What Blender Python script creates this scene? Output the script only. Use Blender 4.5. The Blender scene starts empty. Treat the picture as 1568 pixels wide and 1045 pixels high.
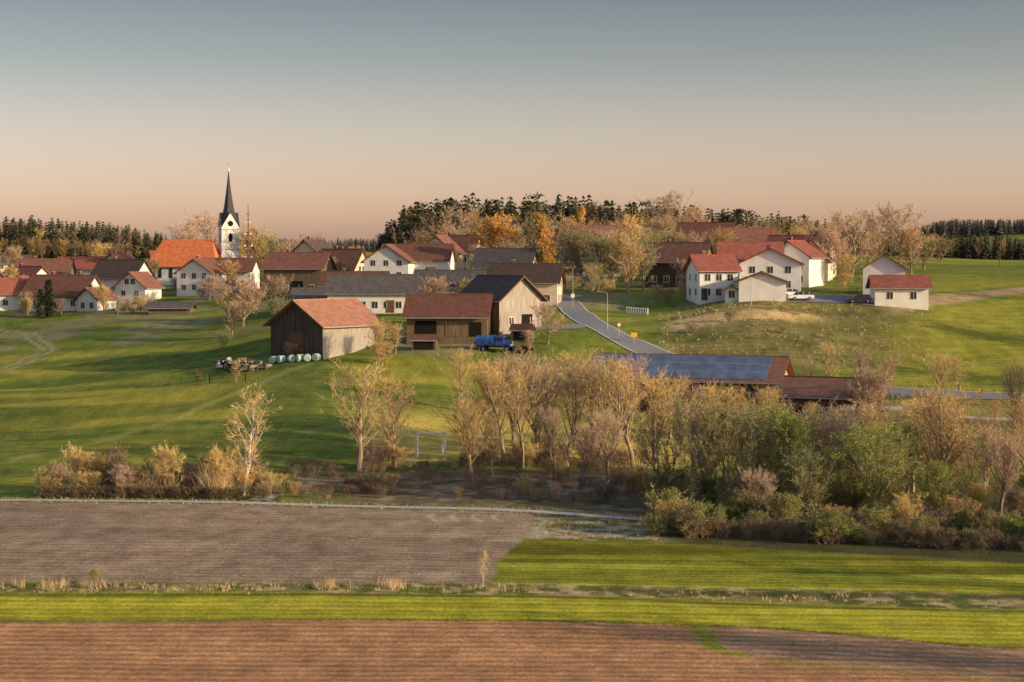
import bpy, math, random
import numpy as np
from mathutils import Vector, Matrix
random.seed(7); np.random.seed(7)
S=bpy.context.scene
F=2613.0; CZ=30.0
# ------------------------------------------------------------------ terrain height
YN=[100,126,173,190,215,240,262,280,300,330,360,400,450,550,700,900,1500,6500]
COLS={
 0:   [1045,915,772,748,695,650,615,590,562,525,498,472,446,414,391,389,386,388],
 250: [1045,915,773,748,690,640,600,575,548,512,488,460,436,410,391,389,386,388],
 500: [1045,914,776,750,700,630,578,543,512,482,465,450,434,408,393,389,386,388],
 700: [1045,916,778,750,697,650,578,530,502,476,461,445,424,392,389,389,386,388],
 860: [1045,917,782,752,699,660,592,532,492,460,449,436,419,388,389,389,386,388],
 1000:[1046,918,787,755,701,664,620,550,505,464,448,431,413,386,389,389,386,388],
 1150:[1048,920,788,757,702,655,618,548,474,446,436,422,407,386,389,389,384,388],
 1350:[1048,922,788,757,702,652,604,548,486,446,434,420,406,392,393,393,370,388],
 1568:[1050,925,788,757,702,655,606,558,505,460,436,420,408,400,398,396,354,388]}
cu=sorted(COLS); DU=10; DY=2
UG=np.arange(-500,2101,DU).astype(float); YG=np.arange(0,6601,DY).astype(float)
prof=[]
for c in cu:
    ys=[0,8,30,60]+YN
    zs=[-1.8,-3.0,-11.5,-20.5]+[-(v-400)/F*y for v,y in zip(COLS[c],YN)]
    prof.append(np.interp(YG,ys,zs))
prof=np.array(prof)
ZG=np.empty((len(UG),len(YG)))
for j in range(len(UG)):
    u=min(max(UG[j],cu[0]),cu[-1])
    k=max(0,min(len(cu)-2,int(np.searchsorted(cu,u,side='right'))-1))
    t=(u-cu[k])/(cu[k+1]-cu[k]); t=t*t*(3-2*t)
    ZG[j]=prof[k]*(1-t)+prof[k+1]*t
def gk(s):
    a=np.arange(-int(3*s),int(3*s)+1); g=np.exp(-a*a/(2*s*s)); return g/g.sum()
k1=gk(2.0); pad=len(k1)//2
ZG=np.array([np.convolve(np.pad(r,pad,mode='edge'),k1,mode='valid') for r in ZG])
k2=gk(4.0); pad=len(k2)//2
ZG=np.array([np.convolve(np.pad(r,pad,mode='edge'),k2,mode='valid') for r in ZG.T]).T
def vnoise(x,y,s,seed=0):
    x=np.asarray(x,float)/s; y=np.asarray(y,float)/s
    xi=np.floor(x); yi=np.floor(y); fx=x-xi; fy=y-yi
    fx=fx*fx*(3-2*fx); fy=fy*fy*(3-2*fy)
    def h(a,b):
        n=np.sin(a*127.1+b*311.7+seed*74.7)*43758.5453
        return n-np.floor(n)
    return (h(xi,yi)*(1-fx)+h(xi+1,yi)*fx)*(1-fy)+(h(xi,yi+1)*(1-fx)+h(xi+1,yi+1)*fx)*fy
def sm(a,b,x):
    t=np.clip((x-a)/(b-a),0,1); return t*t*(3-2*t)
def hgt(x,y):
    x=np.asarray(x,float); y=np.asarray(y,float)
    yc=np.clip(y,0,6590); u=784+x/np.maximum(yc,20)*F
    a=(np.clip(u,UG[0],UG[-1]-1)-UG[0])/DU; b=yc/DY
    i=a.astype(int); j=b.astype(int); fa=a-i; fb=b-j
    z=(ZG[i,j]*(1-fa)+ZG[i+1,j]*fa)*(1-fb)+(ZG[i,j+1]*(1-fa)+ZG[i+1,j+1]*fa)*fb
    amp=sm(178,215,y)*(1-0.6*sm(300,340,y))
    z=z+amp*(1.25*(vnoise(x*0.45,y,14,1)-.5)+0.45*(vnoise(x*0.6,y,4.5,2)-.5))
    z=z+0.2*(vnoise(x*.4,y,6,5)-.5)*sm(60,100,y)
    return z+CZ
def P(u,y):
    x=(u-784)/F*y
    return (x,y,float(hgt(x,y)))
# ------------------------------------------------------------------ materials
def nt(name):
    m=bpy.data.materials.new(name); m.use_nodes=True
    n=m.node_tree.nodes; l=m.node_tree.links
    b=n['Principled BSDF']; b.inputs['Specular IOR Level'].default_value=0.25
    return m,n,l,b
def rgb(c): return (c[0],c[1],c[2],1)
def mat(name,c,rough=.85,ns=3.0,amt=.25,bump=0.0,rand=0.0,stretch=(1,1,1),metal=0.0,c2=None,detail=5,spec=None,transl=0):
    m,n,l,b=nt(name)
    tc=n.new('ShaderNodeTexCoord'); mp=n.new('ShaderNodeMapping'); mp.inputs['Scale'].default_value=stretch
    l.new(tc.outputs['Object'],mp.inputs['Vector'])
    no=n.new('ShaderNodeTexNoise'); no.inputs['Scale'].default_value=ns; no.inputs['Detail'].default_value=detail
    l.new(mp.outputs[0],no.inputs['Vector'])
    cr=n.new('ShaderNodeValToRGB'); cr.color_ramp.elements[0].position=.3; cr.color_ramp.elements[1].position=.7
    lo=c2 if c2 else tuple(max(0,k*(1-amt)) for k in c); hi=c if c2 else tuple(min(1,k*(1+amt)) for k in c)
    cr.color_ramp.elements[0].color=rgb(lo); cr.color_ramp.elements[1].color=rgb(hi)
    l.new(no.outputs['Fac'],cr.inputs['Fac'])
    out=cr.outputs['Color']
    if rand>0:
        oi=n.new('ShaderNodeObjectInfo'); hs=n.new('ShaderNodeHueSaturation')
        m1=n.new('ShaderNodeMapRange'); m1.inputs['To Min'].default_value=.5-rand*.012; m1.inputs['To Max'].default_value=.5+rand*.03
        m2=n.new('ShaderNodeMapRange'); m2.inputs['To Min'].default_value=1-rand*.35; m2.inputs['To Max'].default_value=1+rand*.35
        l.new(oi.outputs['Random'],m1.inputs['Value'])
        mu=n.new('ShaderNodeMath'); mu.operation='MULTIPLY'; mu.inputs[1].default_value=7.31; l.new(oi.outputs['Random'],mu.inputs[0])
        fr=n.new('ShaderNodeMath'); fr.operation='FRACT'; l.new(mu.outputs[0],fr.inputs[0]); l.new(fr.outputs[0],m2.inputs['Value'])
        l.new(m1.outputs[0],hs.inputs['Hue']); l.new(m2.outputs[0],hs.inputs['Value']); l.new(out,hs.inputs['Color']); out=hs.outputs[0]
    l.new(out,b.inputs['Base Color']); b.inputs['Roughness'].default_value=rough; b.inputs['Metallic'].default_value=metal
    if spec is not None: b.inputs['Specular IOR Level'].default_value=spec
    if bump>0:
        bp=n.new('ShaderNodeBump'); bp.inputs['Strength'].default_value=bump; bp.inputs['Distance'].default_value=.1
        l.new(no.outputs['Fac'],bp.inputs['Height']); l.new(bp.outputs[0],b.inputs['Normal'])
    if transl>0:
        tr=n.new('ShaderNodeBsdfTranslucent'); l.new(out,tr.inputs['Color']); mx=n.new('ShaderNodeMixShader'); mx.inputs[0].default_value=transl
        l.new(b.outputs[0],mx.inputs[1]); l.new(tr.outputs[0],mx.inputs[2]); l.new(mx.outputs[0],n['Material Output'].inputs['Surface'])
    return m
M={}
M['plaster']=mat('plaster_white',(.78,.76,.73),.9,.7,.08,.1)
M['plaster_w']=mat('plaster_warm',(.70,.58,.42),.9,.7,.1,.1)
def tile(name,c,rows=3.0):
    m,n,l,b=nt(name)
    tc=n.new('ShaderNodeTexCoord')
    no=n.new('ShaderNodeTexNoise'); no.inputs['Scale'].default_value=1.1; no.inputs['Detail'].default_value=8; no.inputs['Roughness'].default_value=.7
    l.new(tc.outputs['Object'],no.inputs['Vector'])
    cr=n.new('ShaderNodeValToRGB'); cr.color_ramp.elements[0].position=.3; cr.color_ramp.elements[1].position=.72
    cr.color_ramp.elements[0].color=rgb([k*.6 for k in c]); cr.color_ramp.elements[1].color=rgb([min(1,k*1.3) for k in c])
    l.new(no.outputs['Fac'],cr.inputs['Fac'])
    w=n.new('ShaderNodeTexWave'); w.bands_direction='Y'; w.inputs['Scale'].default_value=rows*.32; w.inputs['Distortion'].default_value=.6
    l.new(tc.outputs['Object'],w.inputs['Vector'])
    mx=n.new('ShaderNodeMixRGB'); mx.blend_type='MULTIPLY'; mx.inputs[0].default_value=.2
    l.new(cr.outputs[0],mx.inputs[1]); l.new(w.outputs['Color'],mx.inputs[2])
    oi=n.new('ShaderNodeObjectInfo'); m2=n.new('ShaderNodeMapRange'); m2.inputs['To Min'].default_value=.75; m2.inputs['To Max'].default_value=1.15; l.new(oi.outputs['Random'],m2.inputs['Value'])
    hs=n.new('ShaderNodeHueSaturation'); hs.inputs['Saturation'].default_value=.97; l.new(m2.outputs[0],hs.inputs['Value']); l.new(mx.outputs[0],hs.inputs['Color']); l.new(hs.outputs[0],b.inputs['Base Color'])
    bp=n.new('ShaderNodeBump'); bp.inputs['Strength'].default_value=.4; bp.inputs['Distance'].default_value=.05
    l.new(w.outputs['Fac'],bp.inputs['Height']); l.new(bp.outputs[0],b.inputs['Normal']); b.inputs['Roughness'].default_value=.8
    return m
M['r_orange']=tile('roof_tile_orange',(.85,.22,.07))
M['r_red']=tile('roof_tile_red',(.38,.12,.08))
M['r_brown']=tile('roof_tile_brown',(.24,.105,.07))
M['r_dark']=tile('roof_tile_dark',(.12,.08,.065))
M['r_grey']=tile('roof_tile_grey',(.13,.115,.11))
M['r_pink']=tile('roof_tile_faded',(.40,.19,.125))
M['wood_d']=mat('wood_dark_planks',(.13,.10,.08),.9,1.2,.5,.3,stretch=(5,5,.3),c2=(.05,.038,.03))
M['wood_g']=mat('wood_grey_planks',(.48,.44,.40),.9,1.2,.4,.3,stretch=(5,5,.3),c2=(.22,.195,.17))
M['wood_b']=mat('wood_brown_planks',(.25,.18,.12),.9,1.2,.4,.3,stretch=(5,5,.3),c2=(.10,.07,.05))
M['wood_l']=mat('wood_sunlit_planks',(.62,.45,.24),.9,1.2,.4,.3,stretch=(5,5,.3),c2=(.38,.26,.13))  # for the sunlit barn gables, sunlight put into the plank colour
M['concrete']=mat('concrete',(.42,.40,.37),.9,1.0,.2,.2)
M['glass']=mat('window_glass',(.03,.035,.045),.15,1,.2,spec=.6)
M['frame']=mat('window_frame',(.7,.69,.66),.5)
M['shutter']=mat('shutter_brown',(.16,.08,.045),.6)
M['solar']=mat('solar_panel',(.13,.165,.25),.35,.6,.3,spec=.7)  # base colour raised to stand for sky reflected at a grazing angle
M['alu']=mat('aluminium',(.5,.52,.55),.4,2,.1,metal=.3)
M['slate']=mat('spire_slate',(.045,.045,.052),.45,2,.3,.2,spec=.5)
M['gold']=mat('gilding',(.8,.55,.15),.3,metal=.9)
M['dark']=mat('dark_opening',(.012,.011,.01),.95)
M['asphalt']=mat('asphalt',(.22,.225,.235),.85,6,.15,.1)
M['pathg']=mat('gravel_path',(.50,.47,.42),.95,2,.2,.2)
M['mark']=mat('road_marking',(.75,.75,.72),.7,8,.1)
M['blue']=mat('truck_paint_blue',(.03,.09,.36),.35,2,.2,spec=.5)
M['tarp']=mat('tarp_blue',(.05,.13,.40),.5,1.5,.3,.3)
M['tyre']=mat('tyre_rubber',(.02,.02,.02),.9)
M['rim']=mat('wheel_rim',(.35,.35,.36),.4,metal=.5)
M['carw']=mat('car_paint_white',(.72,.73,.74),.25,1,.03,spec=.6)
M['cark']=mat('car_paint_dark',(.03,.035,.045),.25,1,.1,spec=.6)
M['red']=mat('tail_light_red',(.5,.02,.02),.3)
M['bale']=mat('bale_wrap',(.42,.55,.47),.4,2,.15,.1)
M['steel']=mat('galvanised_steel',(.42,.43,.44),.5,3,.1,metal=.4)
M['yellow']=mat('sign_yellow',(.8,.5,.03),.5,2,.05)
M['white']=mat('sign_white',(.85,.85,.85),.5,2,.05)
M['bark']=mat('bark_brown',(.29,.22,.165),.95,4,.35,.4,stretch=(1,1,.3))
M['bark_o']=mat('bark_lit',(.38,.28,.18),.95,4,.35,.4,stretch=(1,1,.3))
M['bark_d']=mat('bark_bramble',(.20,.145,.10),.95,4,.35)
M['bark_b']=mat('bark_birch',(.85,.78,.70),.8,3,.3,.2,c2=(.35,.28,.23),stretch=(1,1,2.5))
M['tw_pink']=mat('twigs_pinkish',(.56,.395,.28),.9,.35,.25,rand=.5)
M['tw_or']=mat('twigs_orange',(.64,.46,.21),.9,.35,.25,rand=.5)
M['tw_grey']=mat('twigs_grey',(.36,.32,.19),.9,.35,.25,rand=.5)
M['tw_scrub']=mat('twigs_scrub',(.30,.21,.15),.9,.35,.3,rand=.7)
M['bud_pink']=mat('buds_pinkish',(.62,.44,.30),.9,.35,.25,rand=.5,transl=.2)
M['bud_or']=mat('buds_orange',(.72,.51,.19),.9,.35,.25,rand=.5,transl=.2)
M['bud_gr']=mat('buds_green',(.31,.37,.045),.9,.3,.35,rand=.6,transl=.35)
M['bud_ol']=mat('buds_olive',(.42,.38,.09),.9,.3,.35,rand=.6,transl=.35)
M['bud_gold']=mat('leaves_gold',(.72,.40,.08),.9,.5,.35,rand=.4,transl=.3)
M['needle']=mat('needles_dark',(.04,.055,.024),.9,.4,.4,rand=.5)
M['f_con']=mat('forest_conifer',(.06,.065,.036),.95,.05,.45,detail=2)
M['f_brn']=mat('forest_brown',(.26,.19,.12),.95,.05,.4,detail=2)
M['f_org']=mat('forest_orange',(.46,.31,.13),.95,.05,.4,detail=2)
M['f_far']=mat('forest_far_haze',(.11,.11,.095),.95,.02,.3,detail=2)  # paler and greyer, distance haze put into the colour
M['dry']=mat('grass_dry',(.60,.46,.26),.95,.3,.3,transl=.2)
M['gtuft']=mat('grass_tuft_green',(.22,.25,.035),.95,.2,.4,transl=.2)
# ------------------------------------------------------------------ mesh builder
class MB:
    def __init__(s): s.v=[]; s.f=[]; s.m=[]
    def poly(s,pts,mi=0):
        b=len(s.v); s.v+= [tuple(p) for p in pts]; s.f.append(tuple(range(b,b+len(pts)))); s.m.append(mi)
    def box(s,c,d,mi=0,rz=0,top=(1,1)):
        x,y,z=c; a,b_,h=d[0]/2,d[1]/2,d[2]/2; cr,sr=math.cos(rz),math.sin(rz); i=len(s.v)
        for dz,sx,sy in ((-h,1,1),(h,top[0],top[1])):
            for px,py in ((-a,-b_),(a,-b_),(a,b_),(-a,b_)):
                px*=sx; py*=sy
                s.v.append((x+px*cr-py*sr,y+px*sr+py*cr,z+dz))
        for f in ((0,3,2,1),(4,5,6,7),(0,1,5,4),(1,2,6,5),(2,3,7,6),(3,0,4,7)):
            s.f.append(tuple(i+k for k in f)); s.m.append(mi)
    def prism(s,sec,x0,x1,mi=0,axis='x',capm=None):
        n=len(sec); i=len(s.v)
        for t in (x0,x1):
            for a,b in sec:
                s.v.append((t,a,b) if axis=='x' else (a,t,b))
        for k in range(n):
            s.f.append((i+k,i+(k+1)%n,i+n+(k+1)%n,i+n+k)); s.m.append(mi)
        cm=mi if capm is None else capm
        s.f.append(tuple(range(i,i+n))[::-1]); s.f.append(tuple(range(i+n,i+2*n))); s.m+=[cm,cm]
    def cyl(s,c,r,h,mi=0,n=12,axis='z',r2=None):
        r2=r if r2 is None else r2; i=len(s.v)
        for t,rr in ((-h/2,r),(h/2,r2)):
            for k in range(n):
                a=2*math.pi*k/n+math.pi/n; p,q=rr*math.cos(a),rr*math.sin(a)
                if axis=='z': s.v.append((c[0]+p,c[1]+q,c[2]+t))
                elif axis=='y': s.v.append((c[0]+p,c[1]+t,c[2]+q))
                else: s.v.append((c[0]+t,c[1]+p,c[2]+q))
        for k in range(n):
            s.f.append((i+k,i+(k+1)%n,i+n+(k+1)%n,i+n+k)); s.m.append(mi)
        s.f.append(tuple(range(i,i+n))[::-1]); s.f.append(tuple(range(i+n,i+2*n))); s.m+=[mi,mi]
    def tube(s,pts,rad,n=4,mi=0):
        i=len(s.v); L=len(pts)
        for k in range(L):
            d=(pts[min(k+1,L-1)]-pts[max(k-1,0)])
            if d.length<1e-6: d=Vector((0,0,1))
            d.normalize(); a=d.cross(Vector((.3,.9,.1))); a.normalize(); b=d.cross(a)
            for q in range(n):
                t=2*math.pi*q/n; s.v.append(tuple(pts[k]+a*(rad[k]*math.cos(t))+b*(rad[k]*math.sin(t))))
        for k in range(L-1):
            for q in range(n):
                s.f.append((i+k*n+q,i+k*n+(q+1)%n,i+(k+1)*n+(q+1)%n,i+(k+1)*n+q)); s.m.append(mi)
    def blade(s,p,d,l,w,mi):
        r=Vector((random.uniform(-1,1),random.uniform(-1,1),random.uniform(-1,1))); a=d.cross(r)
        if a.length<1e-5: return
        a.normalize(); a*=w/2; i=len(s.v)
        s.v+= [tuple(p-a),tuple(p+a),tuple(p+d*l)]; s.f.append((i,i+1,i+2)); s.m.append(mi)
    def mesh(s,name,mats,smooth=False):
        me=bpy.data.meshes.new(name); me.from_pydata(s.v,[],s.f)
        for q in mats: me.materials.append(q)
        me.polygons.foreach_set('material_index',s.m)
        if smooth: me.polygons.foreach_set('use_smooth',[True]*len(s.f))
        me.update(); return me
def obj(name,me,loc=(0,0,0),rz=0,parent=None,scale=(1,1,1)):
    o=bpy.data.objects.new(name,me); S.collection.objects.link(o); o.location=loc; o.rotation_euler=(0,0,rz); o.scale=scale
    if parent: o.parent=parent
    return o
# ------------------------------------------------------------------ ground mesh
tin=np.arange(-.33,.3301,.0024)
e=.33*np.cumprod(np.full(40,1.09)); tt=np.concatenate([-e[::-1],tin,e])
yy=np.concatenate([np.arange(-300,-20,20),np.arange(-20,90,4),np.arange(90,200,.40),np.arange(200,345,.8),np.arange(345,600,3),np.geomspace(600,6500,90)])
T,Y=np.meshgrid(tt,yy)
X=T*np.maximum(Y,60)
Z=hgt(X,Y)
rows,cols=X.shape
U=784+X/np.maximum(Y,20)*F
n1=vnoise(X*.5,Y,18,11); n2=vnoise(X*.35,Y,5,12); n3=vnoise(X,Y,1.2,13); n4=vnoise(X*.12,Y,2.2,14); n5=vnoise(X,Y,45,15)
gd=np.array((.13,.175,.03)); gm=np.array((.20,.235,.037)); gb=np.array((.36,.33,.05))
C=np.zeros((rows,cols,3)); FU=np.zeros((rows,cols)); 
def put(mask,c,var=None):
    global C
    c=np.array(c,float)
    C=C*(1-mask[...,None])+ (c if c.ndim>1 else c[None,None,:])*mask[...,None]
g=(n1*.45+n2*.3+n4*.25)
C[:]=gd; put(sm(.35,.65,g),gm); put(sm(.55,.85,g)*.9,gb)
yj=Y+(n3-.5)*.8+(n2-.5)*.8
hill=sm(185,200,Y)
FU=np.maximum(FU,hill*.35*sm(480,420,Y))
put(hill*sm(.42,.66,vnoise(X*.18,Y*1.0,8,31))*.75*sm(700,200,U)*sm(330,300,Y),(.42,.37,.055))  # golden light streaks painted across the left slope
put(hill*sm(.5,.66,vnoise(X*.2,Y*1.0,5,35))*.6*sm(800,500,U),(.085,.135,.027))  # shaded streaks painted across the left slope
put(hill*sm(210,225,Y)*sm(285,262,Y)*sm(380,430,U)*sm(600,520,U)*.5,(.10,.17,.033))
put(hill*sm(230,262,Y)*sm(282,268,Y)*sm(480,540,U)*sm(960,880,U)*sm(.35,.65,n2)*.6,(.40,.36,.055))
put(hill*sm(.5,.8,vnoise(X,Y,1.1,38))*.25,(.34,.29,.10))
put(hill*sm(250,235,Y)*sm(205,212,yj)*sm(540,580,U)*sm(1250,1000,U)*.9,(.62,.48,.12))  # golden evening light on the green pitch, painted into its colour
put(sm(460,500,Y)*sm(.4,.6,n5),(.27,.29,.055)); 
# near warm ploughed field
b1=116.6-.6*sm(850,1100,U)-6.2*sm(1080,1568,U)
near=sm(b1+.3,b1-.1,Y+(n3-.5)*.35)
soil=np.array((.50,.265,.13))*(0.9+.2*vnoise(X*.3,Y,3,41))[...,None]*(0.82+.36*vnoise(X,Y,.6,48))[...,None]
C=C*(1-near[...,None])+soil*near[...,None]
FU=np.where(near>.5,near*.9,FU)
bx=np.interp(Y,[95,101.3,102.9,105.7,108,115,118],[42,23.9,20.3,14.8,13.1,12.8,12.5])
bx=bx+(vnoise(X*0,Y,1.3,77)-.5)*.5
put(near*sm(bx+.2,bx+.9,X)*.8,(.44,.28,.17)); 
arc=np.abs(np.sin((np.hypot(X-8,(Y-88)*1.0))*1.9))
put(near*sm(bx-3,bx+3,X)*sm(.5,.9,arc)*.45,(.27,.16,.10))
put(near*sm(.9,.35,np.abs(X-bx))*sm(.25,.5,n3+.2),(.28,.28,.04))
# green strip
b2=126.6-4.2*sm(784,1568,U)
strip=sm(b1-.1,b1+.3,Y+(n3-.5)*.35)*sm(b2+.5,b2-.3,yj)
cs=np.array((.45,.42,.042))*(0.72+.56*vnoise(X*.05,Y,1.3,42))[...,None]*(.85+.3*n3)[...,None]
C=C*(1-strip[...,None])+cs*strip[...,None]; FU=np.maximum(FU,strip*.7)
put(sm(.35,.0,np.abs(Y-b1-.1))*sm(.3,.5,n3+.1)*.8,(.05,.07,.015))
put(strip*sm(.9,.2,np.abs(Y-b2+1.0))*.7,(.07,.09,.025))
# field margin
b3=130.8-2.0*sm(784,1568,U)
mar=sm(b2-.3,b2+.5,yj)*sm(b3+.8,b3-.2,yj)
put(mar,(.28,.23,.10)); put(mar*sm(.4,.6,n3),(.13,.15,.04)); put(mar*sm(.6,.8,vnoise(X,Y,.8,43)),(.5,.39,.2))
# grey field
gx=np.interp(Y,[129,138,152,163,173],[-2.6,-1.3,.9,2.2,2.6])+(n2-.5)*1.2
bp=np.interp(U,[-400,0,400,784,990,1300,1568,2200],[176,175.6,174,171,168,167.5,170.6,172])
grey=sm(b3-.2,b3+.6,yj)*sm(gx+.3,gx-.3,X)*sm(bp-.6,bp-1.2,Y)
sg=np.array((.345,.25,.17))*(0.86+.28*vnoise(X*.25,Y,4,44))[...,None]*(0.82+.36*n3)[...,None]
C=C*(1-grey[...,None])+sg*grey[...,None]; FU=np.maximum(FU,grey*.6)
put(grey*sm(.55,.8,vnoise(X*.4,Y,2.5,45))*sm(450,780,U)*.55,(.55,.43,.31))
lp=np.abs(np.sin(X*1.5+np.sin(Y*.5)*1.0)); put(grey*sm(.8,1,lp)*sm(162,164,Y)*sm(169,167,Y)*sm(625,640,U)*sm(775,750,U)*.7,(.62,.53,.42))
# right green field
b4=np.interp(U,[784,815,1000,1568,2300],[153,153.7,153.5,142,138])
rg=sm(b3-.2,b3+.6,yj)*sm(gx-.3,gx+.4,X)*sm(b4+1,b4-.6,yj)
cr_=np.array((.35,.355,.04))*(0.42+.95*vnoise(X*.05,Y,2.0,46))[...,None]*(.6+.5*sm(150,134,Y))[...,None]*(.85+.3*n3)[...,None]
C=C*(1-rg[...,None])+cr_*rg[...,None]; FU=np.maximum(FU,rg*.7)
shadow_line=sm(1.6,.2,np.abs(Y-(128.3-.8*sm(900,1568,U))))*sm(850,1000,U)  # dark shadow line painted along the near side of the field
put(shadow_line*.8,(.09,.09,.03))
# waste strip between field and path
ws=sm(b4-.6,b4+1,yj)*sm(gx-.3,gx+.4,X)*sm(bp-.6,bp-1.2,Y)
put(ws,(.2,.17,.08)); put(ws*sm(1060,960,U)*sm(.4,.65,n3*.5+n2*.5)*.8,(.52,.45,.34)); put(ws*sm(.45,.3,n3)*.5,(.14,.16,.045))
put(ws*sm(980,1080,U),(.09,.085,.035))
# undergrowth
ug=sm(bp+.6,bp+1.6,Y)
put(ug*sm(192,186,yj)*sm(40,70,U)*sm(440,415,U),(.13,.11,.05))
put(ug*sm(206,196,yj)*sm(430,470,U)*sm(1060,1000,U),(.17,.125,.075)); 
put(ug*sm(206,196,yj)*sm(430,470,U)*sm(1060,1000,U)*sm(.5,.7,n3)*.7,(.36,.27,.19))
put(ug*sm(206,196,yj)*sm(430,470,U)*sm(1060,1000,U)*sm(.55,.7,n2)*.5,(.15,.16,.045))
put(ug*sm(600,440,U)*sm(420,440,U)*sm(192,186,yj)*.8,(.24,.24,.055))
put(ug*sm(204,194,yj)*sm(960,1040,U),(.12,.11,.045))
put(sm(204,215,Y)*sm(262,250,Y)*sm(1180,1300,U)*.75,(.38,.30,.10))
# bank right of road
bank=sm(276,282,yj)*sm(316,306,yj)*sm(1000,1050,U)*sm(1480,1380,U)
put(bank*.85,(.38,.30,.09)); put(bank*sm(.42,.62,n2)*.9,(.68,.48,.22)); put(bank*sm(.5,.3,n1)*.8,(.12,.14,.04)); put(bank*sm(.5,.65,vnoise(X*.3,Y,3,66))*.65,(.16,.15,.05)); put(bank*sm(.7,.85,vnoise(X,Y,1.6,67))*.7,(.10,.09,.04))
# right brown track
ty=np.interp(U,[1330,1380,1450,1568,1900],[308,314,328,348,380]); put(sm(9,4,np.abs(Y-ty+(n2-.5)*4))*sm(1340,1400,U),(.44,.31,.19))
ty2=np.interp(U,[1200,1350,1568,1900],[283,298,322,350]); put(sm(1.6,.5,np.abs(Y-ty2+(n2-.5)*2))*sm(1280,1400,U)*.7,(.10,.12,.03))
rh=sm(262,275,Y)*sm(430,330,Y)*sm(1300,1450,U); put(rh*.65*sm(9,16,np.abs(Y-ty)),(.38,.35,.05))
put(rh*.45*sm(.6,.9,np.abs(np.sin((Y-X*.25)*.9))),(.21,.23,.037))
# left dirt track ruts and footpath
tx=np.interp(Y,[255,280,300,320,345,365],[-112,-96,-88,-87,-98,-125])+(n2-.5)*1.2; 
dd=np.abs(np.abs(X-tx)-1.0); put(sm(.7,.25,dd)*sm(250,262,Y)*sm(362,352,Y)*.7,(.45,.38,.24)); put(sm(4.5,1.2,np.abs(X-tx))*sm(250,262,Y)*sm(362,352,Y)*.3*sm(.3,.6,n3),(.28,.25,.09))
fx=np.interp(Y,[205,225,245,262,272],[-62,-54,-44,-36,-30])+(n1-.5)*3; put(sm(1.8,.2,np.abs(X-fx+(n2-.5)))*sm(203,210,Y)*sm(275,268,Y)*.35,(.5,.43,.15))
yard=sm(14,8,np.hypot((X+12),(Y-290)*.8))
put(yard*.6,(.36,.30,.2))
put(sm(318,324,Y)*sm(470,440,Y)*sm(.45,.6,vnoise(X,Y,9,61))*.5*sm(1300,1250,U),(.32,.26,.17))
V=np.stack([X,Y,Z],-1).reshape(-1,3)
idx=np.arange(rows*cols).reshape(rows,cols)
Fq=np.stack([idx[:-1,:-1],idx[:-1,1:],idx[1:,1:],idx[1:,:-1]],-1).reshape(-1,4)
me=bpy.data.meshes.new('ground'); me.vertices.add(len(V)); me.vertices.foreach_set('co',V.ravel())
me.loops.add(Fq.size); me.loops.foreach_set('vertex_index',Fq.ravel().astype(np.int32))
me.polygons.add(len(Fq)); me.polygons.foreach_set('loop_start',np.arange(0,Fq.size,4,dtype=np.int32)); me.polygons.foreach_set('loop_total',np.full(len(Fq),4,dtype=np.int32))
me.polygons.foreach_set('use_smooth',np.ones(len(Fq),bool)); me.update()
ca=me.color_attributes.new('Col','FLOAT_COLOR','POINT'); ca.data.foreach_set('color',np.concatenate([C.reshape(-1,3),FU.reshape(-1,1)],1).astype(np.float32).ravel())
gmaterial,n,l,b=nt('ground_fields')
at=n.new('ShaderNodeAttribute'); at.attribute_name='Col'
tc=n.new('ShaderNodeTexCoord')
na=n.new('ShaderNodeTexNoise'); na.inputs['Scale'].default_value=3.2; na.inputs['Detail'].default_value=6; na.inputs['Roughness'].default_value=.8
nb=n.new('ShaderNodeTexNoise'); nb.inputs['Scale'].default_value=.35; nb.inputs['Detail'].default_value=5
mp=n.new('ShaderNodeMapping'); mp.inputs['Scale'].default_value=(1.3,.55,1); l.new(tc.outputs['Object'],mp.inputs[0])
l.new(mp.outputs[0],na.inputs['Vector']); l.new(mp.outputs[0],nb.inputs['Vector'])
mpw=n.new('ShaderNodeMapping'); mpw.inputs['Rotation'].default_value=(0,0,math.radians(1.2)); l.new(tc.outputs['Object'],mpw.inputs[0])
w=n.new('ShaderNodeTexWave'); w.bands_direction='Y'; w.inputs['Scale'].default_value=.22; w.inputs['Distortion'].default_value=1.2; w.inputs['Detail'].default_value=4; w.inputs['Detail Scale'].default_value=1.5
l.new(mpw.outputs[0],w.inputs['Vector'])
mr=n.new('ShaderNodeMapRange'); mr.inputs['From Min'].default_value=.3; mr.inputs['From Max'].default_value=.7; mr.inputs['To Min'].default_value=.5; mr.inputs['To Max'].default_value=1.5; l.new(na.outputs['Fac'],mr.inputs['Value'])
mr2=n.new('ShaderNodeMapRange'); mr2.inputs['From Min'].default_value=.3; mr2.inputs['From Max'].default_value=.7; mr2.inputs['To Min'].default_value=.8; mr2.inputs['To Max'].default_value=1.2; l.new(nb.outputs['Fac'],mr2.inputs['Value'])
wm=n.new('ShaderNodeMapRange'); wm.inputs['To Min'].default_value=.76; wm.inputs['To Max'].default_value=1.14; l.new(w.outputs['Fac'],wm.inputs['Value'])
wx=n.new('ShaderNodeMix'); wx.data_type='FLOAT'; l.new(at.outputs['Alpha'],wx.inputs[0]); wx.inputs[2].default_value=1; l.new(wm.outputs[0],wx.inputs[3])
m1=n.new('ShaderNodeMath'); m1.operation='MULTIPLY'; l.new(mr.outputs[0],m1.inputs[0]); l.new(mr2.outputs[0],m1.inputs[1])
m2=n.new('ShaderNodeMath'); m2.operation='MULTIPLY'; l.new(m1.outputs[0],m2.inputs[0]); l.new(wx.outputs[0],m2.inputs[1])
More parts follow.
